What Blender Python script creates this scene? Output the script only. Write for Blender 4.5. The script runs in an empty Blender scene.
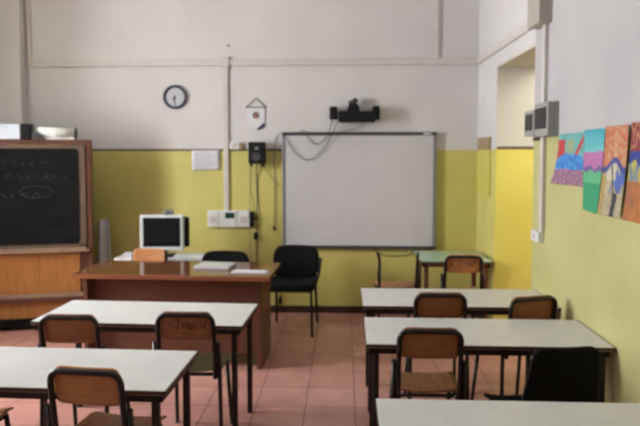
import bpy, bmesh, math, random
from mathutils import Vector, Matrix
random.seed(7)
S = bpy.context.scene
COL = S.collection
R = math.radians

# ------------------------------------------------------------ camera
cam = bpy.data.cameras.new('camera')
co = bpy.data.objects.new('camera', cam); COL.objects.link(co)
co.location = (0, 0, 1.72)
co.rotation_euler = (R(90 - 3.0), 0, R(2.29))
cam.sensor_width = 36; cam.lens = 600 / 640 * 36
cam.shift_y = -29 / 640
cam.clip_start = 0.02
cam.dof.use_dof = True                    # the photograph itself is out of focus
cam.dof.focus_distance = 0.85
cam.dof.aperture_fstop = 8.0
S.camera = co

# ------------------------------------------------------------ world, exposure, large lights
w = bpy.data.worlds.new('sky'); S.world = w; w.use_nodes = True
bg = w.node_tree.nodes['Background']
bg.inputs[0].default_value = (0.62, 0.74, 1.0, 1); bg.inputs[1].default_value = 1.0
S.view_settings.view_transform = 'Standard'
S.view_settings.look = 'None'
S.view_settings.exposure = 1.05
S.view_settings.gamma = 1.0
S.view_settings.use_curve_mapping = False

def area(name, loc, rot, sx, sy, power, color):
    l = bpy.data.lights.new(name, 'AREA'); l.shape = 'RECTANGLE'; l.size = sx; l.size_y = sy
    l.energy = power; l.color = color
    o = bpy.data.objects.new(name, l); COL.objects.link(o); o.location = loc; o.rotation_euler = rot
    return o
WX = -4.25                                # left wall plane
WINS = [(3.35, 4.25, 1.0, 3.3), (0.9, 2.1, 1.35, 3.5), (-1.6, -0.4, 1.35, 3.5)]   # y0,y1,z0,z1
WPOW = [212, 8, 4]
for i, (y0, y1, z0, z1) in enumerate(WINS):
    area('daylight', (WX - .42, (y0 + y1) / 2, (z0 + z1) / 2), (0, R(-90), 0), z1 - z0, y1 - y0, WPOW[i], (0.935, 0.96, 1.0))
area('corridor_daylight', (2.7, 4.0, 3.0), (R(62), 0, R(10)), 1.3, 1.0, 26, (1.0, 0.965, 0.88))

# ------------------------------------------------------------ materials
def srgb(r, g, b):
    f = lambda c: (c / 255 / 12.92) if c / 255 <= .04045 else ((c / 255 + .055) / 1.055) ** 2.4
    return (f(r), f(g), f(b), 1)
def mat(name, c, rough=.6, metal=0, spec=.5, c2=None, scale=6, stretch=(1, 1, 1), detail=4, bump=0, fac=(0.35, 0.65)):
    m = bpy.data.materials.new(name); m.use_nodes = True
    nt = m.node_tree; b = nt.nodes['Principled BSDF']
    b.inputs['Roughness'].default_value = rough; b.inputs['Metallic'].default_value = metal
    b.inputs['Specular IOR Level'].default_value = spec
    c = srgb(*c)
    if c2 is None: c2 = tuple(v * 255 for v in (0, 0, 0)) and None
    tc = nt.nodes.new('ShaderNodeTexCoord'); mp = nt.nodes.new('ShaderNodeMapping')
    mp.inputs['Scale'].default_value = stretch
    nt.links.new(tc.outputs['Object'], mp.inputs[0])
    nz = nt.nodes.new('ShaderNodeTexNoise'); nz.inputs['Scale'].default_value = scale; nz.inputs['Detail'].default_value = detail
    nt.links.new(mp.outputs[0], nz.inputs['Vector'])
    cr = nt.nodes.new('ShaderNodeValToRGB')
    cr.color_ramp.elements[0].position = fac[0]; cr.color_ramp.elements[1].position = fac[1]
    cr.color_ramp.elements[0].color = c
    cr.color_ramp.elements[1].color = srgb(*c2) if c2 else tuple(min(1, v * 1.12) for v in c[:3]) + (1,)
    nt.links.new(nz.outputs['Fac'], cr.inputs[0]); nt.links.new(cr.outputs[0], b.inputs['Base Color'])
    if bump:
        bp = nt.nodes.new('ShaderNodeBump'); bp.inputs['Strength'].default_value = bump; bp.inputs['Distance'].default_value = .004
        nt.links.new(nz.outputs['Fac'], bp.inputs['Height']); nt.links.new(bp.outputs[0], b.inputs['Normal'])
    return m
M = {}
M['tube'] = mat('dark enamelled tube', (22, 14, 14), .3, spec=.45, c2=(30, 20, 18))
M['tablemetal'] = mat('dark brown table steel', (24, 15, 14), .5, c2=(32, 20, 18))
M['laminate'] = mat('pale grey laminate', (206, 206, 202), .35, c2=(214, 213, 208), scale=9)
M['laminate_green'] = mat('pale green laminate', (150, 180, 152), .2, c2=(162, 190, 164), scale=7)
M['edging'] = mat('brown table edging', (74, 48, 36), .5)
M['ply'] = mat('orange plywood', (180, 118, 72), .38, c2=(198, 136, 86), scale=5, stretch=(2, 2, 14))
M['ply_dark'] = mat('brown plywood', (142, 88, 54), .42, c2=(162, 106, 66), scale=5, stretch=(2, 2, 14))
M['seatply'] = mat('seat plywood', (150, 104, 66), .4, c2=(172, 124, 82), scale=5, stretch=(12, 2, 2))
M['seat_olive'] = mat('olive painted seat plywood', (112, 116, 72), .5, c2=(128, 128, 82))
M['desk_wood'] = mat('red brown desk veneer', (96, 58, 36), .09, c2=(118, 74, 46), scale=4, stretch=(1.5, 10, 10))
M['desk_panel'] = mat('dark desk panel veneer', (88, 50, 36), .4, c2=(104, 62, 44), scale=4, stretch=(1.5, 6, 14))
M['desk_edge'] = mat('orange brown desk edge', (126, 72, 46), .35, c2=(142, 84, 54), scale=4, stretch=(1.5, 10, 10))
M['board_frame'] = mat('brown blackboard frame wood', (92, 54, 38), .45, c2=(106, 66, 46), scale=4, stretch=(6, 6, 2))
M['board_inner'] = mat('worn grey brown inner frame', (98, 80, 64), .5, c2=(112, 92, 74))
M['board_rail'] = mat('pale worn rail', (140, 116, 96), .4, c2=(152, 128, 106))
M['board_ply'] = mat('orange blackboard plywood', (166, 110, 58), .35, c2=(178, 122, 68), scale=2, stretch=(14, 14, 1.5))
M['slate'] = mat('chalky black slate', (10, 11, 12), .8, spec=.2, c2=(28, 30, 30), scale=3.2, detail=6, stretch=(1, 1, 2.5), fac=(.42, .85))
M['chalk'] = mat('faint chalk', (76, 79, 79), .9)
M['black'] = mat('matt black', (9, 9, 10), .6, spec=.3)
M['fabric'] = mat('black upholstery', (11, 10, 12), .9, spec=.2, c2=(16, 15, 17), scale=200)
M['blackplastic'] = mat('black plastic', (6, 6, 7), .8, spec=.2, c2=(9, 9, 10))
M['trunk'] = mat('off white plastic trunking', (196, 189, 182), .5)
M['trunkgrey'] = mat('grey trunking', (166, 159, 148), .5)
M['white'] = mat('white plastic', (214, 214, 210), .4)
M['paper'] = mat('white paper', (206, 206, 208), .8)
M['greyprint'] = mat('pale grey print', (178, 178, 184), .8)
M['frame_grey'] = mat('grey board frame', (128, 128, 134), .4, metal=.2)
M['frame_dark'] = mat('dark board frame', (62, 62, 68), .45)
M['screen_white'] = mat('whiteboard surface', (192, 189, 191), .35, c2=(196, 193, 194))
M['screen_black'] = mat('dark screen glass', (20, 22, 26), .18)
M['bezel'] = mat('pale grey bezel', (196, 199, 198), .4)
M['display'] = mat('green black display', (20, 62, 50), .3)
M['clock_rim'] = mat('blue grey clock rim', (68, 68, 82), .4)
M['clock_face'] = mat('white clock face', (180, 182, 184), .5)
M['clock_hand'] = mat('clock hand grey', (96, 96, 104), .5)
M['emblem'] = mat('brown red emblem', (140, 92, 76), .7, c2=(150, 110, 80), scale=40)
M['emblem_ring'] = mat('blue grey emblem ring', (96, 84, 110), .7)
M['navy'] = mat('navy ribbon', (44, 44, 84), .7)
M['string'] = mat('string', (110, 100, 96), .8)
M['cable'] = mat('dark cable', (60, 58, 58), .6)
M['cablegrey'] = mat('grey cable', (112, 108, 106), .6)
M['tan'] = mat('tan board', (150, 128, 98), .7)
M['yellowpaint'] = mat('yellow painted cover', (196, 184, 96), .5)
M['greybox'] = mat('grey enclosure', (148, 147, 140), .5)
M['smoke'] = mat('smoked window', (26, 28, 32), .25)
M['bluebox'] = mat('pale blue box', (206, 214, 226), .5)
M['roll'] = mat('white roll', (214, 218, 210), .6)
M['green'] = mat('pale green sleeve', (150, 190, 140), .6)
M['greycard'] = mat('grey white card', (176, 174, 172), .6, c2=(190, 188, 186))
M['graffiti'] = mat('dark pen marks', (58, 34, 24), .6)
M['laptop'] = mat('silver grey notebook cover', (186, 184, 184), .35)
M['brown_line'] = mat('dark dado line', (92, 78, 66), .6)
M['skirting'] = mat('dark brown skirting', (52, 36, 30), .5)
M['ceil'] = mat('ceiling white', (214, 212, 208), .8)
M['winframe'] = mat('white window frame', (214, 214, 210), .5)

def wall_mat(name, white, white2, yellow, yellow2, zb):
    m = bpy.data.materials.new(name); m.use_nodes = True
    nt = m.node_tree; b = nt.nodes['Principled BSDF']; N = nt.nodes.new; L = nt.links.new
    g = N('ShaderNodeNewGeometry'); sp = N('ShaderNodeSeparateXYZ'); L(g.outputs['Position'], sp.inputs[0])
    def ramp(c1, c2, scale, lo=.35, hi=.7):
        nz = N('ShaderNodeTexNoise'); nz.inputs['Scale'].default_value = scale; nz.inputs['Detail'].default_value = 5
        L(g.outputs['Position'], nz.inputs['Vector'])
        cr = N('ShaderNodeValToRGB'); cr.color_ramp.elements[0].position = lo; cr.color_ramp.elements[1].position = hi
        cr.color_ramp.elements[0].color = srgb(*c1); cr.color_ramp.elements[1].color = srgb(*c2)
        L(nz.outputs['Fac'], cr.inputs[0]); return cr, nz
    a, na = ramp(white, white2, 1.6); y, ny = ramp(yellow, yellow2, 2.2)
    gt = N('ShaderNodeMath'); gt.operation = 'GREATER_THAN'; gt.inputs[1].default_value = zb; L(sp.outputs['Z'], gt.inputs[0])
    mx = N('ShaderNodeMix'); mx.data_type = 'RGBA'; L(gt.outputs[0], mx.inputs['Factor'])
    L(y.outputs[0], mx.inputs['A']); L(a.outputs[0], mx.inputs['B']); L(mx.outputs['Result'], b.inputs['Base Color'])
    rg = N('ShaderNodeMapRange'); rg.inputs['To Min'].default_value = .42; rg.inputs['To Max'].default_value = .85
    L(gt.outputs[0], rg.inputs['Value']); L(rg.outputs[0], b.inputs['Roughness'])
    bp = N('ShaderNodeBump'); bp.inputs['Strength'].default_value = .25; bp.inputs['Distance'].default_value = .006
    nb = N('ShaderNodeTexNoise'); nb.inputs['Scale'].default_value = 14; L(g.outputs['Position'], nb.inputs['Vector'])
    L(nb.outputs['Fac'], bp.inputs['Height']); L(bp.outputs[0], b.inputs['Normal'])
    return m
WH, WH2 = (203, 199, 197), (211, 207, 204)
YE, YE2 = (198, 188, 106), (208, 198, 118)
M['wall'] = wall_mat('painted wall', WH, WH2, YE, YE2, 1.747)
M['wallR'] = wall_mat('right wall paint with shade', (176, 173, 172), (188, 184, 182), (182, 176, 118), (194, 188, 130), 1.828)  # room paint with white and yellow darkened, standing in for weaker light here
M['jamb'] = wall_mat('painted doorway and corridor wall', (200, 195, 182), (206, 201, 188), (222, 208, 96), (230, 216, 108), 1.765)

def floor_mat():
    m = bpy.data.materials.new('terracotta tiles'); m.use_nodes = True
    nt = m.node_tree; b = nt.nodes['Principled BSDF']; N = nt.nodes.new; L = nt.links.new
    g = N('ShaderNodeNewGeometry'); mp = N('ShaderNodeMapping'); mp.inputs['Location'].default_value = (-.077 + .335 * 30, .335 * 30 + .05, 0)
    L(g.outputs['Position'], mp.inputs[0])
    br = N('ShaderNodeTexBrick'); br.offset = 0; br.squash = 1
    br.inputs['Scale'].default_value = 1; br.inputs['Brick Width'].default_value = .335; br.inputs['Row Height'].default_value = .335
    br.inputs['Mortar Size'].default_value = .0042; br.inputs['Mortar Smooth'].default_value = .3
    br.inputs['Color1'].default_value = srgb(196, 144, 132); br.inputs['Color2'].default_value = srgb(184, 130, 117)
    br.inputs['Mortar'].default_value = srgb(112, 80, 70)
    L(mp.outputs[0], br.inputs['Vector'])
    nz = N('ShaderNodeTexNoise'); nz.inputs['Scale'].default_value = 5; nz.inputs['Detail'].default_value = 6; L(g.outputs['Position'], nz.inputs['Vector'])
    mr = N('ShaderNodeMapRange'); mr.inputs['From Min'].default_value = .3; mr.inputs['From Max'].default_value = .7
    mr.inputs['To Min'].default_value = .84; mr.inputs['To Max'].default_value = 1.1; L(nz.outputs['Fac'], mr.inputs['Value'])
    mx = N('ShaderNodeVectorMath'); mx.operation = 'SCALE'; L(br.outputs['Color'], mx.inputs[0]); L(mr.outputs[0], mx.inputs['Scale'])
    L(mx.outputs[0], b.inputs['Base Color']); b.inputs['Roughness'].default_value = .3
    return m
M['floor'] = floor_mat()
def glass_mat():
    m = bpy.data.materials.new('window glass'); m.use_nodes = True
    nt = m.node_tree; out = nt.nodes['Material Output']; nt.nodes.remove(nt.nodes['Principled BSDF'])
    t = nt.nodes.new('ShaderNodeBsdfTransparent'); g = nt.nodes.new('ShaderNodeBsdfGlossy'); g.inputs['Roughness'].default_value = .02
    mx = nt.nodes.new('ShaderNodeMixShader'); mx.inputs[0].default_value = .06
    nt.links.new(t.outputs[0], mx.inputs[1]); nt.links.new(g.outputs[0], mx.inputs[2]); nt.links.new(mx.outputs[0], out.inputs[0])
    return m
M['glass'] = glass_mat()
def vcol_mat():
    m = bpy.data.materials.new('crayon and paint on paper'); m.use_nodes = True
    nt = m.node_tree; b = nt.nodes['Principled BSDF']
    a = nt.nodes.new('ShaderNodeVertexColor'); a.layer_name = 'paint'
    nt.links.new(a.outputs[0], b.inputs['Base Color']); b.inputs['Roughness'].default_value = .7
    return m
M['drawing'] = vcol_mat()

# ------------------------------------------------------------ mesh helpers
class MB:
    def __init__(s): s.bm = bmesh.new()
    def box(s, x0, x1, y0, y1, z0, z1, bev=0, rot=None, seg=2):
        t = bmesh.new(); bmesh.ops.create_cube(t, size=1)
        sx, sy, sz = x1 - x0, y1 - y0, z1 - z0; c = Vector(((x0 + x1) / 2, (y0 + y1) / 2, (z0 + z1) / 2))
        bmesh.ops.scale(t, vec=(sx, sy, sz), verts=t.verts)
        if bev: bmesh.ops.bevel(t, geom=t.edges[:], offset=min(bev, .45 * min(sx, sy, sz)), segments=seg, profile=.5, affect='EDGES')
        if rot is not None: bmesh.ops.rotate(t, cent=(0, 0, 0), matrix=rot, verts=t.verts)
        bmesh.ops.translate(t, vec=c, verts=t.verts); s._add(t); return s
    def _add(s, t):
        me = bpy.data.meshes.new('t'); t.to_mesh(me); s.bm.from_mesh(me); bpy.data.meshes.remove(me); t.free()
    def tube(s, pts, r, n=8, cap=True):
        P = [Vector(p) for p in pts]; rings = []
        up = None
        for i, p in enumerate(P):
            if i == 0: d = P[1] - P[0]
            elif i == len(P) - 1: d = P[-1] - P[-2]
            else: d = (P[i + 1] - p).normalized() + (p - P[i - 1]).normalized()
            if d.length < 1e-9: d = Vector((0, 0, 1))
            d.normalize()
            if up is None:
                up = Vector((0, 0, 1)) if abs(d.z) < .9 else Vector((1, 0, 0))
            a = (up - d * up.dot(d))
            if a.length < 1e-4: a = Vector((0, 1, 0)) - d * d.y
            a.normalize(); bb = d.cross(a); up = a
            rr = r[i] if isinstance(r, (list, tuple)) else r
            rings.append([s.bm.verts.new(p + (a * math.cos(2 * math.pi * k / n) + bb * math.sin(2 * math.pi * k / n)) * rr) for k in range(n)])
        for i in range(len(rings) - 1):
            for k in range(n):
                f = s.bm.faces.new((rings[i][k], rings[i][(k + 1) % n], rings[i + 1][(k + 1) % n], rings[i + 1][k])); f.smooth = True
        if cap:
            s.bm.faces.new(rings[0][::-1]); s.bm.faces.new(rings[-1])
        return s
    def prism(s, pts, axis, a0, a1):          # polygon in the two other axes, extruded along axis
        def v(p, a):
            if axis == 'y': return (p[0], a, p[1])
            if axis == 'x': return (a, p[0], p[1])
            return (p[0], p[1], a)
        A = [s.bm.verts.new(v(p, a0)) for p in pts]; B = [s.bm.verts.new(v(p, a1)) for p in pts]
        n = len(pts)
        s.bm.faces.new(A); s.bm.faces.new(B[::-1])
        for i in range(n): s.bm.faces.new((A[i], B[i], B[(i + 1) % n], A[(i + 1) % n]))
        return s
    def sheet(s, f, nu, nv, th):              # closed thick sheet from f(u,v) -> Vector; thickness along local normal
        g = [[Vector(f(i / nu, j / nv)) for j in range(nv + 1)] for i in range(nu + 1)]
        def nrm(i, j):
            a = g[min(i + 1, nu)][j] - g[max(i - 1, 0)][j]; b = g[i][min(j + 1, nv)] - g[i][max(j - 1, 0)]
            n = a.cross(b); return n.normalized() if n.length > 1e-12 else Vector((0, 0, 1))
        T = [[s.bm.verts.new(g[i][j] + nrm(i, j) * th / 2) for j in range(nv + 1)] for i in range(nu + 1)]
        Bo = [[s.bm.verts.new(g[i][j] - nrm(i, j) * th / 2) for j in range(nv + 1)] for i in range(nu + 1)]
        for i in range(nu):
            for j in range(nv):
                s.bm.faces.new((T[i][j], T[i + 1][j], T[i + 1][j + 1], T[i][j + 1])).smooth = True
                s.bm.faces.new((Bo[i][j + 1], Bo[i + 1][j + 1], Bo[i + 1][j], Bo[i][j])).smooth = True
        for i in range(nu):
            s.bm.faces.new((T[i + 1][0], T[i][0], Bo[i][0], Bo[i + 1][0])); s.bm.faces.new((T[i][nv], T[i + 1][nv], Bo[i + 1][nv], Bo[i][nv]))
        for j in range(nv):
            s.bm.faces.new((T[0][j], T[0][j + 1], Bo[0][j + 1], Bo[0][j])); s.bm.faces.new((T[nu][j + 1], T[nu][j], Bo[nu][j], Bo[nu][j + 1]))
        return s
    def disc(s, c, r, axis, h, n=32):
        c = Vector(c); d = {'x': Vector((1, 0, 0)), 'y': Vector((0, 1, 0)), 'z': Vector((0, 0, 1))}[axis]
        return s.tube([c - d * h / 2, c + d * h / 2], r, n)
    def build(s, name, m, parent=None, loc=None):
        bmesh.ops.recalc_face_normals(s.bm, faces=s.bm.faces[:])
        me = bpy.data.meshes.new(name); s.bm.to_mesh(me); s.bm.free()
        me.materials.append(m); o = bpy.data.objects.new(name, me); COL.objects.link(o)
        if parent: o.parent = parent
        if loc: o.location = loc
        return o

def arc(pts, rad, n=5):                        # round the inner corners of a polyline
    P = [Vector(p) for p in pts]; out = [P[0]]
    for i in range(1, len(P) - 1):
        a = (P[i - 1] - P[i]); b = (P[i + 1] - P[i]); r = min(rad, a.length * .45, b.length * .45)
        a.normalize(); b.normalize(); p0 = P[i] + a * r; p1 = P[i] + b * r
        for k in range(n + 1):
            t = k / n; out.append(p0 * (1 - t) ** 2 + P[i] * 2 * t * (1 - t) + p1 * t * t)
    out.append(P[-1]); return out
def curve(pts, n=6):                           # Catmull-Rom
    P = [Vector(p) for p in pts]; P = [P[0] * 2 - P[1]] + P + [P[-1] * 2 - P[-2]]; out = []
    for i in range(1, len(P) - 2):
        for k in range(n):
            t = k / n
            out.append(.5 * ((2 * P[i]) + (P[i + 1] - P[i - 1]) * t + (2 * P[i - 1] - 5 * P[i] + 4 * P[i + 1] - P[i + 2]) * t * t + (3 * P[i] - P[i - 1] - 3 * P[i + 1] + P[i + 2]) * t ** 3))
    out.append(P[-2]); return out
def tag(o, label=None, cat=None, group=None, kind=None):
    if label: o['label'] = label
    if cat: o['category'] = cat
    if group: o['group'] = group
    if kind: o['kind'] = kind
    return o
def empty(name, loc, rz=0, **k):
    o = bpy.data.objects.new(name, None); COL.objects.link(o); o.location = loc; o.rotation_euler = (0, 0, rz)
    o.empty_display_size = .1
    return tag(o, **k)
def struct(name, mb, m): return tag(mb.build(name, m), kind='structure')
def copy_tree(o, parent=None, mats=None):
    c = o.copy(); COL.objects.link(c)
    if parent: c.parent = parent
    for ch in list(o.children): copy_tree(ch, c)
    return c

# ------------------------------------------------------------ the room
BY = 6.37; RX = 1.40; CZ = 4.0; RY = -2.6
struct('floor', MB().box(WX - .35, 3.6, RY - .2, BY + .2, -.1, 0), M['floor'])
struct('ceiling', MB().box(WX - .35, 3.6, RY - .2, BY + .2, CZ, CZ + .1), M['ceil'])
struct('wall_back', MB().box(-3.41, RX, BY, BY + .2, 0, CZ), M['wall'])
struct('wall_back_left', MB().box(WX, -3.41, 6.25, BY + .2, 0, CZ), M['wall'])
struct('wall_rear', MB().box(WX - .35, RX + .45, RY - .2, RY, 0, CZ), M['wall'])
D0, D1, DZ = 4.50, 5.59, 2.50
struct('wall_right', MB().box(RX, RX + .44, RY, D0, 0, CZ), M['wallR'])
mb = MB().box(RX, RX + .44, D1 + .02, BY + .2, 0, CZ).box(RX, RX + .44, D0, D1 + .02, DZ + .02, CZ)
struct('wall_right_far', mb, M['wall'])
# doorway lining
mb = MB().box(RX + .002, 3.3, D1, D1 + .02, 0, DZ + .9).box(RX + .002, RX + .44, D0, D1, DZ, DZ + .02)
struct('wall_doorway', mb, M['jamb'])
# corridor behind the doorway
struct('wall_corridor', MB().box(3.3, 3.4, 2.2, BY, 0, CZ).box(RX + .44, 3.3, 2.1, 2.2, 0, CZ), M['jamb'])
# left wall with windows
mb = MB(); ys = [RY] + [v for wn in sorted(WINS) for v in wn[:2]] + [BY + .2]
for i in range(0, len(ys), 2): mb.box(WX - .35, WX, ys[i], ys[i + 1], 0, CZ)
for y0, y1, z0, z1 in WINS: mb.box(WX - .35, WX, y0, y1, 0, z0).box(WX - .35, WX, y0, y1, z1, CZ)
struct('wall_left', mb, M['wall'])
for i, (y0, y1, z0, z1) in enumerate(WINS):
    x = WX - .2; f = .05
    ym = (y0 + y1) / 2; zt = z1 - .55
    mb = MB().box(x - .03, x + .03, y0, y0 + f, z0, z1).box(x - .03, x + .03, y1 - f, y1, z0, z1)
    mb.box(x - .03, x + .03, y0, y1, z0, z0 + f).box(x - .03, x + .03, y0, y1, z1 - f, z1)
    mb.box(x - .025, x + .025, ym - .04, ym + .04, z0, z1).box(x - .025, x + .025, y0, y1, zt - .03, zt + .03)
    o = struct('window_%d' % (i + 1), mb, M['winframe'])
    MB().box(x - .004, x + .004, y0 + f, y1 - f, z0 + f, z1 - f).build('pane', M['glass'], o)
# baseboards and dado lines
struct('baseboard_back', MB().box(-3.41, RX, BY - .012, BY, 0, .075, .003), M['skirting'])
struct('baseboard_right', MB().box(RX - .012, RX, RY, D0, 0, .075, .003), M['skirting'])
struct('baseboard_right_far', MB().box(RX - .012, RX, D1 + .02, BY - .012, 0, .075, .003), M['skirting'])
struct('trim_1', MB().box(-3.41, -.66, BY - .006, BY, 1.738, 1.758), M['brown_line'])
struct('trim_2', MB().box(RX + .002, 2.6, D1 - .006, D1, 1.752, 1.776), M['brown_line'])

# ------------------------------------------------------------ back wall fittings
def W(x, z, d=0): return (x, BY - d, z)
def wallbox(mb, x0, x1, z0, z1, d, bev=.004, d0=0): return mb.box(x0, x1, BY - d, BY - d0, z0, z1, bev)
t = wallbox(MB(), -3.37, RX, 2.638, 2.702, .022).build('cable_trunking', M['trunk'])
tag(t, 'long off-white horizontal trunking across the upper back wall', 'trunking')
t = wallbox(MB(), -3.385, -3.345, 2.702, CZ, .022).build('cable_trunking', M['trunk'])
tag(t, 'vertical off-white trunking rising to the ceiling in the far left corner', 'trunking')
t = wallbox(MB(), .945, .985, 2.702, CZ, .022).build('cable_trunking', M['trunk'])
tag(t, 'vertical off-white trunking rising above the whiteboard from the horizontal run', 'trunking')
e = empty('cable_trunking', W(-1.255, 1.1), label='white vertical trunking running down between clock and pennant to the socket panel', cat='trunking')
MB().box(-.026, .026, -.024, 0, 0, 1.538, .004).build('duct', M['trunk'], e)
MB().box(-.04, .04, -.035, 0, 1.52, 1.63, .006).build('junction_cover', M['trunk'], e)
t = wallbox(MB(), -1.232, -1.216, 2.84, 2.856, .02).build('wall_nail', M['cable'])
tag(t, 'small dark nail in the wall above the trunking junction', 'nail')

# clock
e = empty('wall_clock', W(-1.80, 2.31), label='round wall clock with blue-grey rim and white face on the upper back wall', cat='clock')
mb = MB(); n = 48; prof = [(.098, -.012), (.104, -.03), (.116, -.036), (.126, -.028), (.128, 0), (.098, 0)]
rings = [[mb.bm.verts.new((math.cos(2 * math.pi * k / n) * a, b, math.sin(2 * math.pi * k / n) * a)) for k in range(n)] for a, b in prof]
for i in range(len(prof)):
    for k in range(n): mb.bm.faces.new((rings[i][k], rings[i][(k + 1) % n], rings[(i + 1) % len(prof)][(k + 1) % n], rings[(i + 1) % len(prof)][k])).smooth = True
mb.build('rim', M['clock_rim'], e)
face = MB().disc((0, -.008, 0), .1, 'y', .012, 48).build('face', M['clock_face'], e)
mb = MB()
for k in range(12):
    a = R(30 * k); rot = Matrix.Rotation(a, 3, 'Y'); L_ = .012 if k % 3 else .018
    c = rot @ Vector((0, 0, .085)); MB().box(c.x - .002, c.x + .002, -.0155, -.0135, c.z - L_ / 2, c.z + L_ / 2, rot=None if k % 6 == 0 else rot).build('hour_mark', M['clock_hand'], face)
MB().tube([(0.004, -.019, .02), (-.002, -.019, -.082)], .0028, 6).build('minute_hand', M['clock_hand'], e)
MB().tube([(0, -.0215, .004), (-.022, -.0215, -.034)], .006, 6).disc((0, -.0215, 0), .009, 'y', .006, 12).build('hour_hand', M['clock_hand'], e)

# pennant
e = empty('pennant', W(-.935, 1.96), label='small white pennant with round emblem hanging left of the whiteboard', cat='pennant')
MB().prism([(-.092, .235), (.092, .235), (.092, .06), (0, 0), (-.092, .06)], 'y', -.012, -.006).build('cloth', M['paper'], e)
MB().tube([(-.108, -.012, .238), (.108, -.012, .238)], .005).build('rod', M['cable'], e)
MB().tube([(-.104, -.012, .24), (0, -.01, .335), (.104, -.012, .24)], .004).build('string', M['string'], e)
em = MB().disc((0, -.014, .155), .036, 'y', .004, 24).build('emblem', M['emblem_ring'], e)
MB().disc((0, -.017, .155), .026, 'y', .004, 24).build('emblem_center', M['emblem'], em)
MB().prism([(.01, .01), (.03, .0), (.095, .04), (.088, .075), (.06, .055)], 'y', -.016, -.012).build('ribbon', M['navy'], e)

# notice
e = empty('paper_notice', W(-1.475, 1.53), label='white printed notice pinned beside the vertical trunking under the clock', cat='notice')
MB().sheet(lambda u, v: (-.15 + .3 * u, -.008 - .008 * math.sin(v * 3), .215 * v + .006 * (u - .5)), 8, 8, .002).build('sheet', M['paper'], e)
mb = MB()
for k in range(7): mb.box(-.11, .05 + .06 * ((k * 7) % 3) / 2, -.0195, -.0185, .04 + k * .022, .046 + k * .022)
mb.build('printed_lines', M['greyprint'], e)

# switch + thermostat beside trunking
e = empty('light_switch', W(-1.16, 1.745), label='small white switch on the wall right of the vertical trunking', cat='switch')
MB().box(-.055, .045, -.03, 0, .01, .085, .005).build('cover', M['white'], e)
MB().box(-.03, .015, -.036, -.03, .025, .07, .002).build('rocker', M['trunk'], e)
t = wallbox(MB(), -1.112, -1.075, 1.755, 1.825, .03).build('socket_box', M['tan']); tag(t, 'little brownish box next to the white switch above the dado line', 'box')

# loudspeaker
e = empty('wall_speaker', W(-.912, 1.575), label='small black loudspeaker on the wall left of the whiteboard', cat='speaker')
MB().box(-.085, .085, -.16, -.03, .03, .255, .012).build('cabinet', M['black'], e)
MB().disc((0, -.162, .1), .045, 'y', .006, 24).build('woofer', M['cable'], e)
MB().disc((0.005, -.162, .19), .02, 'y', .006, 16).build('tweeter', M['cablegrey'], e)
MB().box(-.03, .03, -.03, 0, .07, .2, .004).build('bracket', M['black'], e)
MB().box(-.075, -.05, -.12, -.06, 0, .03).build('bracket_foot', M['black'], e); MB().box(.05, .075, -.12, -.06, 0, .03).build('bracket_foot', M['black'], e)

# socket panel
e = empty('power_outlet', W(-1.23, .925), label='white three-part socket panel with green-black display at the trunking foot', cat='socket')
for i, (a, b) in enumerate([(-.225, -.105), (-.1, .09), (.095, .225)]):
    MB().box(a, b, -.045, 0, 0, .178, .006).build('module', M['white'], e)
MB().box(-.035, .065, -.05, -.045, .095, .155, .003).build('display', M['display'], e)
MB().box(-.2, -.13, -.051, -.045, .05, .12, .004).build('socket_insert', M['trunk'], e)
MB().box(.12, .19, -.051, -.045, .05, .12, .004).build('socket_insert', M['trunk'], e)
e = empty('power_plug', W(-.98, .92), label='black plug and adapter stuck on the right end of the socket panel', cat='plug')
MB().box(-.022, .022, -.06, 0, .01, .17, .008).build('adapter', M['black'], e)
MB().tube([(.02, -.03, .1), (.06, -.035, .1)], .014).build('plug_pin_body', M['black'], e)

def wire(name, pts, label, r=.0045, m='cable', d=.012):
    o = MB().tube(curve([W(x, z, dd) if True else None for x, z, dd in [(p[0], p[1], p[2] if len(p) > 2 else d) for p in pts]]), r, 6).build(name, M[m])
    tag(o, label, 'cable'); return o
wire('cable', [(-.925, 1.60, .05), (-.93, 1.45), (-.925, 1.2), (-.93, 1.0, .03), (-.93, .8), (-.935, .6), (-.93, .42)], 'thick dark cable hanging straight down from the wall loudspeaker', .0055)
o = MB().box(-.96, -.915, BY - .05, BY - .018, .79, .87, .01).build('cable_adapter', M['black']); tag(o, 'black inline adapter hanging below the socket panel on the dark cable', 'adapter')
wire('cable', [(-1.0, 1.62, .02), (-1.005, 1.3), (-1.0, .9, .06), (-1.0, .6), (-.97, .5)], 'thin grey cable left of the thick dark one under the loudspeaker', .003, 'cablegrey')
wire('cable', [(-.66, 1.93, .045), (-.71, 1.90, .02), (-.735, 1.8), (-.74, 1.5), (-.738, 1.2), (-.742, .92)], 'grey cable arching off the whiteboard corner and dangling beside its left edge', .0045, 'cablegrey')
o = MB().tube([W(-.742, .93, .012), W(-.742, .89, .012)], .011).build('cable_plug', M['black']); tag(o, 'small plug at the loose end of the cable beside the whiteboard', 'plug')
wire('cable', [(-.86, 1.60, .08), (-.82, 1.53, .02), (-.76, 1.44), (-.68, 1.36, .02)], 'short thin cable running from loudspeaker towards the whiteboard edge', .003, 'cablegrey')

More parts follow.
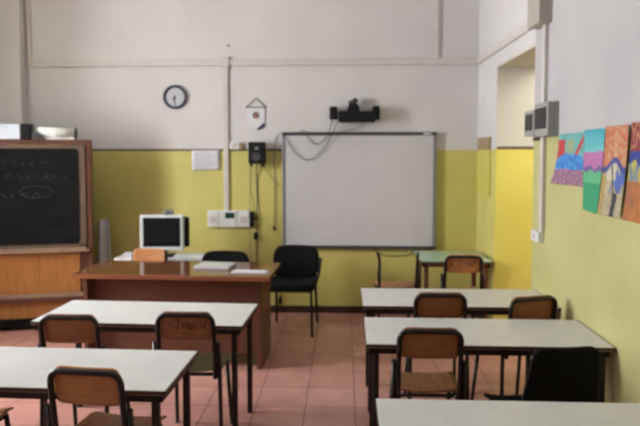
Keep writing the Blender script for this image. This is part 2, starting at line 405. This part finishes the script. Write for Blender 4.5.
# interactive whiteboard
e = empty('whiteboard', W(.157, .70), label='large interactive whiteboard with grey frame in the middle of the back wall', cat='whiteboard')
hw, hh = .81, 1.235
MB().box(-hw + .02, hw - .02, -.04, -.005, .02, hh - .02).build('surface', M['screen_white'], e)
MB().box(-hw, hw, -.05, 0, hh - .035, hh, .004).build('top_frame', M['frame_dark'], e)
MB().box(-hw, hw, -.05, 0, 0, .035, .004).build('bottom_frame', M['frame_dark'], e)
MB().box(-hw, -hw + .028, -.048, 0, .035, hh - .035, .004).build('side_frame', M['frame_grey'], e)
MB().box(hw - .035, hw, -.048, 0, .035, hh - .035, .004).build('side_frame', M['frame_grey'], e)
MB().box(hw - .14, hw - .06, -.053, -.05, hh - .026, hh - .01).build('badge', M['white'], e)

# projector bracket above the board
e = empty('wall_projector', W(.104, 2.03), label='black bar-shaped projector unit mounted above the whiteboard', cat='projector')
MB().box(-.165, .215, -.2, -.02, .005, .115, .012).build('body', M['black'], e)
MB().box(-.255, -.175, -.14, -.02, .035, .165, .01).build('end_speaker', M['black'], e)
MB().box(.19, .265, -.14, -.02, .03, .16, .01).build('end_speaker', M['black'], e)
MB().prism([(-.08, .115), (.06, .115), (.04, .19), (-.05, .19)], 'y', -.14, 0).build('wall_mount', M['black'], e)
MB().disc((-.03, -.1, .2), .03, 'y', .06, 16).disc((.01, -.08, .225), .03, 'y', .06, 16).build('clamp_knob', M['cable'], e)
MB().box(.2, .26, -.16, -.04, .16, .172, .003).build('bracket_plate', M['cable'], e)
wire('cable', [(-.12, 2.06, .1), (-.16, 1.93, .065), (-.21, 1.86, .06), (-.275, 1.81, .06), (-.35, 1.84, .06), (-.40, 1.92, .065), (-.43, 1.955, .03), (-.46, 1.935, .06)], 'thin looping cable from projector bar over the whiteboard top edge', .004, 'cable')
wire('cable', [(-.07, 2.04, .15), (-.14, 1.88, .07), (-.21, 1.76, .06), (-.33, 1.655, .06), (-.43, 1.655, .06), (-.53, 1.74, .06), (-.60, 1.85, .06), (-.645, 1.925, .06)], 'longer lower cable looping across the top left of the whiteboard', .004, 'cable')
wire('cable', [(-.655, .70, .02), (-.66, .55), (-.665, .35), (-.68, .17)], 'dark cable hanging from the whiteboard corner behind the black armchair', .004)
o = MB().tube([W(-.68, .17, .014), W(-.685, .09, .016)], .018).build('cable_plug', M['black']); tag(o, 'black plug hanging near the floor behind the black armchair', 'plug')
wire('cable', [(.33, .70, .02), (.36, .655), (.46, .625), (.60, .625), (.70, .64), (.76, .70, .02)], 'thin dark cable sagging on the wall under the right half of the whiteboard', .004, 'cable')
wire('cable', [(.25, 2.05, .08), (.17, 2.0, .02), (.06, 1.955, .02), (-.05, 1.94, .055)], 'faint cable sagging below the right side of the projector', .0028, 'cablegrey')

# ------------------------------------------------------------ right wall fittings
e = empty('cable_trunking', (RX, 4.25, 2.60), label='grey square duct rising to the ceiling on the right wall', cat='trunking')
MB().box(-.09, 0, -.10, .16, 0, CZ - 2.60, .004).build('duct', M['trunkgrey'], e)
MB().box(-.04, 0, .16, .30, .03, .11, .006).build('junction_cover', M['trunk'], e)
t = MB().box(RX - .025, RX, 4.55, BY - .022, 2.635, 2.70, .004).build('cable_trunking', M['trunk']); tag(t, 'off-white horizontal trunking on the right wall above the doorway', 'trunking')
t = MB().box(RX - .028, RX, 4.215, 4.27, 1.16, 2.60, .004).build('cable_trunking', M['trunk']); tag(t, 'slim white vertical duct on the right wall ending at the small switch', 'trunking')
e = empty('light_switch', (RX, 4.30, 1.09), label='small white switch at the foot of the right wall duct', cat='switch')
MB().box(-.045, 0, -.07, .09, 0, .075, .006).build('cover', M['white'], e)
MB().box(-.05, -.045, -.02, .05, .02, .055, .003).build('rocker', M['trunk'], e)
def encl(y0, y1, z0, z1, d, label):
    e = empty('electrical_enclosure', (RX, (y0 + y1) / 2, z0), label=label, cat='electrical box', group='enclosures by the doorway')
    h = (y1 - y0) / 2
    MB().box(-d, -.029, -h, h, 0, z1 - z0, .006).box(-.03, 0, -h, -h + .03, 0, z1 - z0).box(-.03, 0, h - .03, h, 0, z1 - z0).build('case', M['greybox'], e)
    MB().box(-d - .006, -d, -h + .025, h - .025, (z1 - z0) * .22, (z1 - z0) * .85, .003).build('smoked_window', M['smoke'], e)
encl(3.985, 4.255, 1.83, 2.055, .075, 'nearer grey wall enclosure with dark window beside the drawings')
encl(4.265, 4.475, 1.835, 2.02, .078, 'farther grey wall enclosure with dark window at the doorway edge')
t = MB().box(RX - .02, RX - .001, 4.28, 4.46, 1.805, 1.828).build('cable_clip_rail', M['skirting']); tag(t, 'short dark strip under the farther grey enclosure', 'strip')
e = empty('wall_panel', (RX, 6.02, 1.30), label='flat cover panel between back corner and doorway, tan top and yellow body', cat='panel')
MB().box(-.02, 0, -.24, .25, 0, .45, .004).build('painted_cover', M['yellowpaint'], e)
MB().box(-.024, 0, -.24, .25, .45, .57, .004).build('tan_strip', M['tan'], e)

# drawings: painted sheets taped to the wall
from mathutils import noise
def nz(u, v, s, k=0): return noise.noise(Vector((u * s, v * s, k)))
def mixc(a, b, t): t = max(0, min(1, t)); return tuple(a[i] * (1 - t) + b[i] * t for i in range(3))
def paint1(u, v):
    n = nz(u, v, 5)
    c = mixc((90, 175, 160), (120, 190, 200), .5 + n)
    if v > .12 and abs(u - .5) < .16 + n * .1 and v < .45: c = (150, 170, 130)
    if u < .32 - (v - .15) * .1 + n * .05 and v > .12: c = (196, 52, 58)
    if abs((u - .82) + (v - .3) * .9) < .07: c = (190, 60, 66)
    r = math.hypot((u - .5) / .52, (v - .62) / .24)
    if r < 1 + n * .2: c = mixc((46, 110, 200), (70, 160, 220), .5 + nz(u, v, 9, 3) * 1.2)
    if v > .7 + n * .04: c = mixc((120, 62, 90), (200, 170, 190), .35 + nz(u, v, 34, 1) * 1.4)
    return c
def paint2(u, v):
    n = nz(u, v, 4, 5) * .05
    if v < .27 + n: return mixc((60, 168, 184), (110, 200, 200), v / .27)
    if v < .46 + n: return (188, 110, 168)
    if v < .51 + n * .7 + .012 * math.sin(u * 9): return (112, 84, 150)
    if v < .66: return mixc((110, 190, 130), (80, 180, 120), v)
    return mixc((36, 150, 100), (52, 164, 112), .5 + nz(u, v, 20, 2))
def paint3(u, v):
    n = nz(u, v, 5, 8)
    if v < .40 + .06 * math.sin(u * 7 + 1):
        s = math.sin(v * 52 + 1.6 * math.sin(u * 5) + n * 6); return mixc((202, 106, 72), (206, 160, 112), .4 + .42 * s + n)
    if v < .47 + .06 * math.sin(u * 7 + 1): return (54, 66, 140)
    c = mixc((170, 156, 124), (196, 180, 140), .5 + n)
    if u > .62 - (v - .5) and v < .72 + n * .2 and n > -.3: c = (74, 100, 180)
    if abs(u - .42) < .2 and v < .6: c = (206, 200, 176)
    if abs(u - .5 - (v - .6) * .5) < .035 + .02 * n: c = (60, 52, 50)
    if v > .74 and abs(u - .66) < .1 + n * .12: c = (40, 42, 50)
    if v > .55 and u < .2: c = (176, 150, 84)
    return c
def paint4(u, v):
    n = nz(u, v, 6, 12)
    if v < .3: return mixc((140, 40, 42), (196, 150, 96), .3 + .6 * math.sin(v * 30 + u * 5 + n * 9))
    if v < .42 + n * .1: return (40, 56, 140)
    if v < .6 and u < .6: return mixc((196, 178, 80), (70, 110, 180), .3 + n * 2)
    return mixc((196, 112, 46), (160, 96, 60), .5 + n * 1.8 - .5 * (abs(u - .5) < .08))
def sheet(y0, y1, z0, z1, fp, curl, label):
    nu, nv = 44, 56
    mb = MB(); bm = mb.bm
    e = None
    def P(u, v, off):
        return (RX - .004 - off - curl(u, v), y0 + (y1 - y0) * u, z1 + (z0 - z1) * v)
    A = [[bm.verts.new(P(i / nu, j / nv, .0015)) for j in range(nv + 1)] for i in range(nu + 1)]
    B = [[bm.verts.new(P(i / nu, j / nv, 0)) for j in range(nv + 1)] for i in range(nu + 1)]
    for i in range(nu):
        for j in range(nv):
            bm.faces.new((A[i][j], A[i + 1][j], A[i + 1][j + 1], A[i][j + 1])).smooth = True
            bm.faces.new((B[i][j], B[i][j + 1], B[i + 1][j + 1], B[i + 1][j])).smooth = True
    for i in range(nu):
        bm.faces.new((A[i][0], B[i][0], B[i + 1][0], A[i + 1][0])); bm.faces.new((A[i][nv], A[i + 1][nv], B[i + 1][nv], B[i][nv]))
    for j in range(nv):
        bm.faces.new((A[0][j], A[0][j + 1], B[0][j + 1], B[0][j])); bm.faces.new((A[nu][j], B[nu][j], B[nu][j + 1], A[nu][j + 1]))
    bm.verts.index_update()
    cols = {}
    for i in range(nu + 1):
        for j in range(nv + 1):
            c = srgb(*[max(0, min(255, q)) for q in mixc(fp(i / nu, j / nv), (96, 92, 88), .16 + .5 * nz(i / nu * 1.5, j / nv, 26, 4))]); cols[A[i][j].index] = c; cols[B[i][j].index] = (.7, .68, .64, 1)
    o = mb.build('drawing_sheet', M['drawing'])
    ca = o.data.color_attributes.new('paint', 'FLOAT_COLOR', 'POINT')
    for k, c in cols.items(): ca.data[k].color = c
    tag(o, label, 'drawing', 'painted drawings on the right wall')
sheet(3.965, 3.56, 1.52, 1.838, paint1, lambda u, v: .05 * (1 - u) ** 2 * v ** 2, 'drawing with red slopes and blue mound, farthest along the right wall')
sheet(3.54, 3.265, 1.39, 1.85, paint2, lambda u, v: .006 + .034 * v ** 1.6 * u, 'drawing in cyan, pink and green bands on the right wall')
sheet(3.24, 2.985, 1.395, 1.857, paint3, lambda u, v: .012 + .034 * v ** 1.6, 'drawing with orange wavy sky over blue and beige')
sheet(2.965, 2.68, 1.395, 1.865, paint4, lambda u, v: .006 + .034 * v ** 1.6, 'nearest drawing on the right wall, dark red top and orange lower part')

# ------------------------------------------------------------ school chair
def strokes(mb, lines, y, r=.003):
    for L_ in lines: mb.tube([(p[0], y(p[0]) if callable(y) else y, p[1]) for p in L_], r, 5)
    return mb
def school_chair(label, back='ply_dark', seat='seatply', panel=True, marks=None):
    e = empty('school_chair', (0, 0, 0), label=label, cat='chair')
    W2, yb, zt = .157, -.235, .814
    pts = [(-W2, -.185, .44), (-W2, -.205, .60), (-W2, yb, zt), (W2, yb, zt), (W2, -.205, .60), (W2, -.185, .44)]
    if panel: MB().tube(arc(pts, .055, 6), .0135, 10).build('back_frame', M['tube'], e)
    else:                                     # the broken chair: two bare uprights
        MB().tube(curve([(-.18, -.17, .44), (-.19, -.2, .60), (-.185, -.215, .70), (-.20, -.25, .78), (-.215, -.26, .81)]), .0135, 10).build('upright', M['tube'], e)
        MB().tube(curve([(.157, -.185, .44), (.16, -.205, .60), (.165, -.235, .81)]), .0135, 10).build('upright', M['tube'], e)
    if panel:
        def f(u, v):
            x = (-.150 + .30 * u); z = .667 + (.165) * v
            cx = min(1, max(0, (abs(x) - .105) / .045)); z = z - (.035 * (1 - math.sqrt(max(0, 1 - cx * cx)))) * (v > .5) * (2 * v - 1) + .02 * (1 - math.sqrt(max(0, 1 - cx * cx))) * (v < .5) * (1 - 2 * v)
            y = -.205 + (yb + .205) * (z - .6) / (zt - .6) + .018 - .010 * (1 - (x / .15) ** 2)
            return (x, y, z)
        p = MB().sheet(f, 20, 10, .010).build('backrest', M[back], e)
        if marks:
            mb = MB()
            for L_ in marks:
                q = []
                for (u, v) in L_:
                    a = Vector(f(u, v)); q.append((a.x, a.y - .0065, a.z))
                mb.tube(q, .0028, 5)
            mb.build('pen_marks', M['graffiti'], p)
    def fs(u, v):
        x = -.18 + .36 * u; y = -.10 + .275 * v
        y += -.02 * (1 - abs(2 * u - 1) ** 3) * (v < .01)
        z = .456 + .012 * (2 * u - 1) ** 2 - .012 * max(0, (v - .75) / .25) ** 2
        return (x, y, z)
    MB().sheet(fs, 14, 12, .011).build('seat', M[seat], e)
    mb = MB()
    for s in (-1, 1): mb.tube([(s * .152, -.17, .44), (s * .152, .155, .435)], .011)
    mb.tube([(-.152, -.12, .438), (.152, -.12, .438)], .011).tube([(-.152, .14, .434), (.152, .14, .434)], .011)
    mb.build('seat_frame', M['tube'], e)
    for s in (-1, 1):
        MB().tube([(s * .182, -.205, .655), (s * .182, -.18, .44), (s * .19, -.19, .012), (s * .19, -.192, 0)], .0125, 10).build('leg', M['tube'], e)
        MB().tube([(s * .160, .14, .435), (s * .175, .205, .012), (s * .175, .206, 0)], .0125, 10).build('leg', M['tube'], e)
    return e
mk1 = [[(.2, .55), (.25, .56)], [(.3, .72), (.38, .72), (.33, .35)], [(.43, .4), (.45, .65), (.48, .45), (.51, .65), (.53, .4)],
       [(.56, .4), (.57, .62), (.61, .6), (.57, .5), (.62, .42), (.56, .4)], [(.7, .62), (.65, .58), (.65, .45), (.7, .42)], [(.74, .52), (.77, .52)], [(.8, .7), (.8, .45), (.86, .45), (.87, .7)]]
mk2 = [[(.14, .3), (.2, .75), (.28, .7), (.16, .5), (.3, .3), (.36, .7), (.3, .72)], [(.4, .7), (.36, .4), (.45, .3), (.5, .62), (.42, .6)],
       [(.55, .75), (.6, .3), (.7, .78)], [(.74, .3), (.7, .55), (.82, .75), (.84, .5), (.72, .45)], [(.2, .2), (.45, .18)]]
def put(o, x, y, rz=0, label=None, group=None):
    o.location = (x, y, 0); o.rotation_euler = (0, 0, rz)
    if label: o['label'] = label
    if group: o['group'] = group
    return o
GL, GR = 'school chairs at the left desks', 'school chairs at the right desks'
c0 = school_chair('x', 'ply')
put(c0, -1.045, 2.625, R(-6), 'orange plywood school chair at the nearest left desk, fully in view', GL)
put(copy_tree(c0), -1.80, 2.66, R(4), 'school chair at the nearest left desk of which only the seat corner shows', GL)
c1 = school_chair('x', 'ply_dark')
put(c1, -1.51, 3.425, R(0), 'plain brown school chair at the second left desk, left one', GL)
c2 = school_chair('x', 'ply_dark', 'seat_olive', marks=mk1)
put(c2, -.885, 3.505, R(0), 'school chair with pen scribbles on its backrest at the second left desk', GL)
put(copy_tree(c1), .44, 3.25, R(0), 'brown school chair in front of the near right desk with its seat visible', GR)
put(copy_tree(c1), .615, 4.03, R(0), 'brown school chair at the far right desk, nearer the room centre', GR)
put(copy_tree(c1), 1.11, 3.945, R(17), 'brown school chair at the far right desk, against the right wall', GR)
c3 = school_chair('x', 'ply', marks=mk2)
put(c3, 1.045, 5.465, R(0), 'school chair covered in pen scribbles at the small green table')
c4 = school_chair('x', panel=False)
put(c4, .49, 5.70, R(6), 'school chair with missing backrest panel, two bare uprights under the whiteboard')
c5 = copy_tree(c0)
put(c5, -1.80, 5.23, R(180), 'orange school chair behind the teacher desk in front of the monitor')

# ------------------------------------------------------------ student desks
def student_desk(label, w=1.275, d=.52, top='laminate', legm='tablemetal', lw=.032):
    e = empty('student_desk', (0, 0, 0), label=label, cat='desk')
    hx, hy = w / 2, d / 2
    MB().box(-hx + .004, hx - .004, -hy + .004, hy - .004, .700, .722, .003).build('tabletop', M[top], e)
    mb = MB().box(-hx, hx, -hy, -hy + .006, .704, .7195).box(-hx, hx, hy - .006, hy, .704, .7195)
    mb.box(-hx, -hx + .006, -hy, hy, .704, .7195).box(hx - .006, hx, -hy, hy, .704, .7195).build('edging', M['edging'], e)
    mb = MB(); i = .02
    mb.box(-hx + i, hx - i, -hy + i, -hy + i + .025, .665, .699).box(-hx + i, hx - i, hy - i - .025, hy - i, .665, .699)
    mb.box(-hx + i, -hx + i + .025, -hy + i, hy - i, .665, .699).box(hx - i - .025, hx - i, -hy + i, hy - i, .665, .699)
    mb.build('apron', M[legm], e)
    for sx in (-1, 1):
        for sy in (-1, 1):
            x, y = sx * (hx - i - .018 - lw / 2), sy * (hy - i - lw / 2)
            MB().box(x - lw / 2, x + lw / 2, y - lw / 2, y + lw / 2, 0, .68, .004).build('leg', M[legm], e)
    return e
GD = 'two-seat student desks'
d0 = student_desk('x')
def putd(o, x, y, rz, label): o.location = (x, y, 0); o.rotation_euler = (0, 0, rz); o['label'] = label; o['group'] = GD
putd(d0, .756, 3.345, R(-.4), 'long pale desk on the right with the wooden chair and black chair before it')
putd(copy_tree(d0), .761, 4.135, R(0), 'farther pale desk on the right, in front of the small green table')
putd(copy_tree(d0), .765, 2.14, R(-.3), 'nearest pale desk at the bottom right, cut off by the frame')
putd(copy_tree(d0), -1.21, 3.67, R(-2.2), 'pale desk on the left directly before the teacher desk')
putd(copy_tree(d0), -1.375, 2.71, R(-1.5), 'nearest pale desk on the left, cut off by the frame')
g = student_desk('small single table with pale green top and brown legs under the whiteboard corner', .66, .58, 'laminate_green', 'desk_panel', .04)
g.location = (1.035, 5.79, 0); g['category'] = 'table'; g.name = 'small_table'

# ------------------------------------------------------------ black shell chair
e = empty('shell_chair', (.97, 2.93, 0), R(9), label='black moulded chair with broad tall backrest before the near right desk', cat='chair')
def fb(u, v):
    wv = .207 - .05 * v; x = (2 * u - 1) * wv
    k = abs(2 * u - 1)
    z = .40 + .445 * v - (.028 * k ** 8) * v
    y = -.14 - .085 * v - .02 * (1 - k * k)
    return (x, y, z)
MB().sheet(fb, 20, 16, .016).build('backrest', M['blackplastic'], e)
def fq(u, v):
    x = (2 * u - 1) * (.19); y = -.15 + .40 * v
    z = .445 - .02 * math.sin(math.pi * v) + .02 * abs(2 * u - 1) ** 3 - .03 * max(0, v - .8) * 4
    return (x, y, z)
MB().sheet(fq, 16, 14, .016).build('seat', M['blackplastic'], e)
for s in (-1, 1):
    MB().tube(arc([(s * .14, -.10, .425), (s * .17, -.15, .40), (s * .19, -.2, .0)], .03), .012).build('leg', M['black'], e)
    MB().tube(arc([(s * .14, .18, .415), (s * .17, .2, .39), (s * .19, .235, .0)], .03), .012).build('leg', M['black'], e)
MB().tube([(-.15, -.12, .415), (-.15, .19, .41)], .01).tube([(.15, -.12, .415), (.15, .19, .41)], .01).build('seat_frame', M['black'], e)

# ------------------------------------------------------------ upholstered visitor chairs
def visitor(label, loc, rz, arms, w=.43):
    e = empty('visitor_chair', loc, rz, label=label, cat='chair')
    h = w / 2
    def f(u, v):                               # backrest cushion
        k = 2 * u - 1; zc = 2 * v - 1
        q = math.sqrt(max(0, 1 - .42 * abs(zc) ** 4)); x = k * h * q
        z = .635 + .155 * zc * math.sqrt(max(0, 1 - .25 * abs(k) ** 4))
        return (x, -.20 - .06 * (v) + .0 - .03 * k * k * -1, z)
    MB().sheet(f, 16, 12, .04).build('backrest', M['fabric'], e)
    def g(u, v):
        k = 2 * u - 1; m_ = 2 * v - 1
        return (k * h * math.sqrt(1 - .2 * m_ ** 4), .03 + .22 * m_ * math.sqrt(1 - .2 * k ** 4), .455 + .01 * k * k)
    MB().sheet(g, 14, 14, .055).build('seat', M['fabric'], e)
    for s in (-1, 1):
        MB().tube(arc([(s * (h - .03), -.235, .60), (s * (h - .03), -.20, .42), (s * (h - .02), -.26, 0)], .05), .0125).build('leg', M['black'], e)
        MB().tube([(s * (h - .03), .2, .42), (s * (h - .02), .215, 0)], .0125).build('leg', M['black'], e)
    mb = MB()
    for s in (-1, 1): mb.tube([(s * (h - .03), -.2, .425), (s * (h - .03), .2, .42)], .011)
    mb.tube([(-h + .03, .19, .42), (h - .03, .19, .42)], .011).tube([(-h + .03, -.19, .424), (h - .03, -.19, .424)], .011).build('seat_frame', M['black'], e)
    for s in arms:
        MB().tube(arc([(s * (h - .02), -.215, .66), (s * (h + .03), -.18, .665), (s * (h + .035), .0, .66), (s * (h + .03), .08, .56), (s * (h - .02), .03, .43)], .05), .013).build('armrest', M['black'], e)
    return e
visitor('black upholstered armchair standing against the wall below the whiteboard left corner', (-.49, 5.74, 0), R(177), (-1,), .455)
visitor('black upholstered chair tucked behind the teacher desk, only its rounded top showing', (-1.12, 5.36, 0), R(180), (), .455)

# ------------------------------------------------------------ teacher's desk
e = empty('teacher_desk', (-1.34, 4.86, 0), R(-2), label='large glossy brown teacher desk with front panel before the back wall', cat='desk')
hx, hy = .785, .30
MB().box(-hx, hx, -hy + .004, hy, .735, .768, .003).build('desktop', M['desk_wood'], e)
MB().box(-hx, hx, -hy - .006, -hy + .004, .733, .768, .002).build('front_edge', M['desk_edge'], e)
MB().box(-hx + .10, hx - .125, -hy + .14, -hy + .16, .12, .735).build('front_panel', M['desk_panel'], e)
MB().box(hx - .125, hx - .085, -hy + .12, hy - .03, 0, .735, .003).build('side_panel', M['desk_panel'], e)
MB().box(-hx + .065, -hx + .10, -hy + .05, hy - .03, 0, .735, .003).build('side_panel', M['desk_panel'], e)
mb = MB().box(hx - .38, hx - .13, -hy + .165, hy - .04, .30, .73, .003); dr = mb.build('drawer_unit', M['desk_panel'], e)
MB().box(hx - .37, hx - .14, hy - .04, hy - .025, .52, .72, .002).build('drawer', M['desk_edge'], dr)
MB().box(hx - .37, hx - .14, hy - .04, hy - .025, .31, .51, .002).build('drawer', M['desk_edge'], dr)

# things on the teacher's desk
e = empty('notebook_computer', (-1.07, 4.92, .768), R(-6), label='closed silver-grey notebook computer lying on the teacher desk', cat='laptop')
MB().box(-.15, .15, -.11, .11, .0, .012, .005).build('base', M['laptop'], e)
MB().box(-.15, .15, -.11, .11, .0125, .024, .005).build('lid', M['laptop'], e)
mb = MB()
for k in range(4): mb.box(-.15 + .01 * k, .15 - .008 * k, -.05, .05, .003 * k, .003 * k + .0025, rot=None)
o = mb.build('paper_stack', M['paper']); o.location = (-.745, 4.70, .769); o.rotation_euler = (0, 0, R(-3)); tag(o, 'low stack of white papers at the right front of the teacher desk', 'papers')

# ------------------------------------------------------------ computer table and what stands on it
e = empty('computer_table', (-1.72, 5.80, 0), label='low white-topped table with the monitor behind the teacher desk', cat='table')
MB().box(-.48, .42, -.18, .15, .685, .71, .003).build('tabletop', M['white'], e)
for sx in (-.45, .39):
    for sy in (-.15, .12): MB().box(sx - .015, sx + .015, sy - .015, sy + .015, 0, .685, .003).build('leg', M['tablemetal'], e)
MB().box(-.435, .375, -.155, -.135, .63, .684).box(-.435, .375, .11, .13, .63, .684).build('apron', M['tablemetal'], e)
e = empty('monitor', (-1.765, 5.74, .71), R(3), label='pale grey framed computer monitor with black screen', cat='monitor')
s_ = MB().box(-.212, .212, -.03, .02, .06, .408, .012).build('casing', M['bezel'], e)
MB().box(-.178, .178, -.034, -.03, .10, .38, .003).build('screen', M['screen_black'], e)
MB().box(-.15, .25, .02, .09, .085, .38, .02).build('rear_housing', M['black'], e)
MB().box(-.04, .04, .0, .04, .012, .12, .008).build('stand_neck', M['black'], e)
MB().box(-.11, .11, -.07, .11, 0, .014, .006).build('stand_base', M['black'], e)
e = empty('webcam', (-1.70, 5.74, 1.1185), R(3), label='small grey webcam sitting on top of the monitor', cat='webcam')
MB().box(-.048, .048, -.025, .03, .0, .042, .01).build('body', M['frame_grey'], e)
MB().disc((0, -.027, .022), .012, 'y', .006, 16).build('lens', M['black'], e)
e = empty('keyboard', (-1.435, 5.72, .71), label='white keyboard on the computer table right of the monitor foot', cat='keyboard')
MB().box(-.20, .17, -.07, .07, 0, .02, .005).build('base', M['white'], e)
mb = MB()
for r_ in range(5):
    for k in range(16): mb.box(-.19 + k * .0215, -.172 + k * .0215, -.055 + r_ * .022, -.037 + r_ * .022, .0205, .026)
mb.build('keys', M['bezel'], e)
o = MB().box(-.075, .06, -.08, .08, 0, .035, .004, rot=Matrix.Rotation(R(12), 3, 'Z')).build('paper_stack', M['paper']); o.location = (-2.06, 5.72, .7105)
tag(o, 'small white paper stack at the left end of the computer table', 'papers')
o = MB().tube(curve([(-2.03, 5.88, .715), (-2.02, 5.88, .80), (-1.99, 5.86, .86), (-2.0, 5.86, .92), (-1.97, 5.86, .96), (-1.925, 5.85, .93)]), .007, 6).build('cable', M['cable'])
tag(o, 'tangled dark cable at the left side of the monitor', 'cable')

# leaning card sheet between blackboard and computer table
e = empty('folded_card', (-2.45, 6.02, 0), R(14), label='tall grey-white folded card leaning in the gap right of the blackboard', cat='card')
def fc(u, v): return (-.07 + .09 * u + .06 * (1 - v) * u, -.05 + .06 * math.sin(u * 2.6) + .20 * v, 1.02 * v)
MB().sheet(fc, 8, 8, .01).build('outer_sheet', M['greycard'], e)
def fc2(u, v): return (-.085 + .03 * u, -.02 + .03 * u + .20 * v, .99 * v)
MB().sheet(fc2, 4, 6, .008).build('inner_sheet', M['board_inner'], e)

# ------------------------------------------------------------ blackboard stand
e = empty('blackboard', (-2.48, 5.80, 0), R(14), label='large black chalkboard in a brown wooden stand at the far left', cat='blackboard')
# local: x runs left (negative) from the right post, front faces -y
Wd = 1.56
MB().box(-.045, 0, -.02, .07, .0, 1.845, .004).build('post', M['board_frame'], e)
MB().box(-Wd, -Wd + .045, -.02, .07, .0, 1.845, .004).build('post', M['board_frame'], e)
MB().box(-Wd + .045, -.045, -.02, .07, 1.80, 1.845, .004).build('top_rail', M['board_frame'], e)
fr = MB().box(-.115, -.05, -.03, .02, .80, 1.795, .006).box(-Wd + .05, -Wd + .115, -.03, .02, .80, 1.795, .006).box(-Wd + .05, -.05, -.03, .02, 1.755, 1.797, .006).box(-Wd + .05, -.05, -.03, .02, .80, .835, .006).build('inner_frame', M['board_inner'], e)
# slate with rounded corners
x0, x1, z0, z1, rr = -Wd + .11, -.11, .83, 1.76, .05
pl = []
for cx, cz, a0 in ((x1 - rr, z1 - rr, 0), (x0 + rr, z1 - rr, 90), (x0 + rr, z0 + rr, 180), (x1 - rr, z0 + rr, 270)):
    for k in range(6): a = R(a0 + k * 18); pl.append((cx + rr * math.cos(a), cz + rr * math.sin(a)))
sl = MB().prism(pl, 'y', -.034, .01).build('slate', M['slate'], e)
mb = MB(); rnd = random.Random(3)
for row, (za, xa, xb) in enumerate([(1.49, -.86, -.22), (1.30, -.90, -.45), (1.62, -.95, -.3)]):
    x = xa
    while x < xb:
        n = rnd.randint(4, 7); q = []
        for k in range(n): q.append((x + k * .010 + rnd.uniform(-.006, .006), -.036, za + rnd.uniform(-.028, .028)))
        if rnd.random() < .75: mb.tube(q, .003, 4)
        x += .07 + rnd.random() * .03
mb.tube([(-.50 + .15 * math.cos(a * .3), -.036, 1.34 + .06 * math.sin(a * .3)) for a in range(22)], .0022, 4)
mb.build('chalk_writing', M['chalk'], sl)
MB().box(-Wd + .045, -.02, -.075, -.02, .753, .775, .006).box(-Wd + .05, -.05, -.07, .0, .77, .80, .003).build('chalk_tray', M['board_rail'], e)
MB().box(-Wd + .05, -.50, .0, .03, .34, .745).build('lower_panel', M['board_ply'], e)
MB().box(-.496, -.125, .0, .03, .34, .745).build('lower_panel', M['board_ply'], e)
MB().box(-.12, -.05, .01, .03, .08, .745).build('dark_strip', M['desk_panel'], e)
MB().box(-Wd + .045, -.03, -.06, .0, .315, .345, .005).build('lower_rail', M['board_rail'], e)
MB().box(-Wd + .045, -.045, -.055, .0, .275, .314, .003).build('rail_underside', M['desk_panel'], e)
MB().box(-Wd + .05, -.05, .005, .03, .09, .275).build('bottom_panel', M['board_ply'], e)
MB().box(-Wd + .045, -.0, -.05, .12, .03, .105, .004).build('base_beam', M['blackplastic'], e)
MB().box(-.06, .0, -.2, .12, .0, .03, .004).build('foot', M['board_frame'], e)
MB().box(-Wd, -Wd + .06, -.2, .12, .0, .03, .004).build('foot', M['board_frame'], e)
mt = Matrix.Rotation(R(14), 3, 'Z'); B0 = Vector((-2.48, 5.80, 0))
def onboard(x, y, z): v = mt @ Vector((x, y, 0)); return (B0.x + v.x, B0.y + v.y, z)
e = empty('storage_box', onboard(-.83, .025, 1.846), R(14), label='long pale blue box with a black end lying on top of the blackboard', cat='box')
MB().box(-.42, .20, -.07, .07, 0, .145, .006).build('box_body', M['bluebox'], e)
MB().box(.2005, .295, -.065, .065, 0, .15, .01).build('black_end', M['black'], e)
e = empty('paper_roll', onboard(-.31, .025, 1.846), R(14), label='white rolled posters in a green-edged sleeve on the blackboard top', cat='roll')
MB().tube([(-.17, 0, .072), (.165, -.01, .062)], .05, 20).build('roll', M['roll'], e)
MB().tube([(-.19, .02, .075), (.13, .015, .078)], .042, 20).build('green_sleeve', M['green'], e)
MB().tube([(.166, -.01, .062), (.176, -.01, .062)], .056, 20).build('end_cap', M['cable'], e)
MB().box(-.18, .16, -.045, .045, 0, .02, .003).build('tray_sheet', M['paper'], e)
MB().prism([(-.22, 0), (-.10, 0), (-.14, .04), (-.21, .095)], 'y', -.07, -.055).build('dark_flap', M['cable'], e)
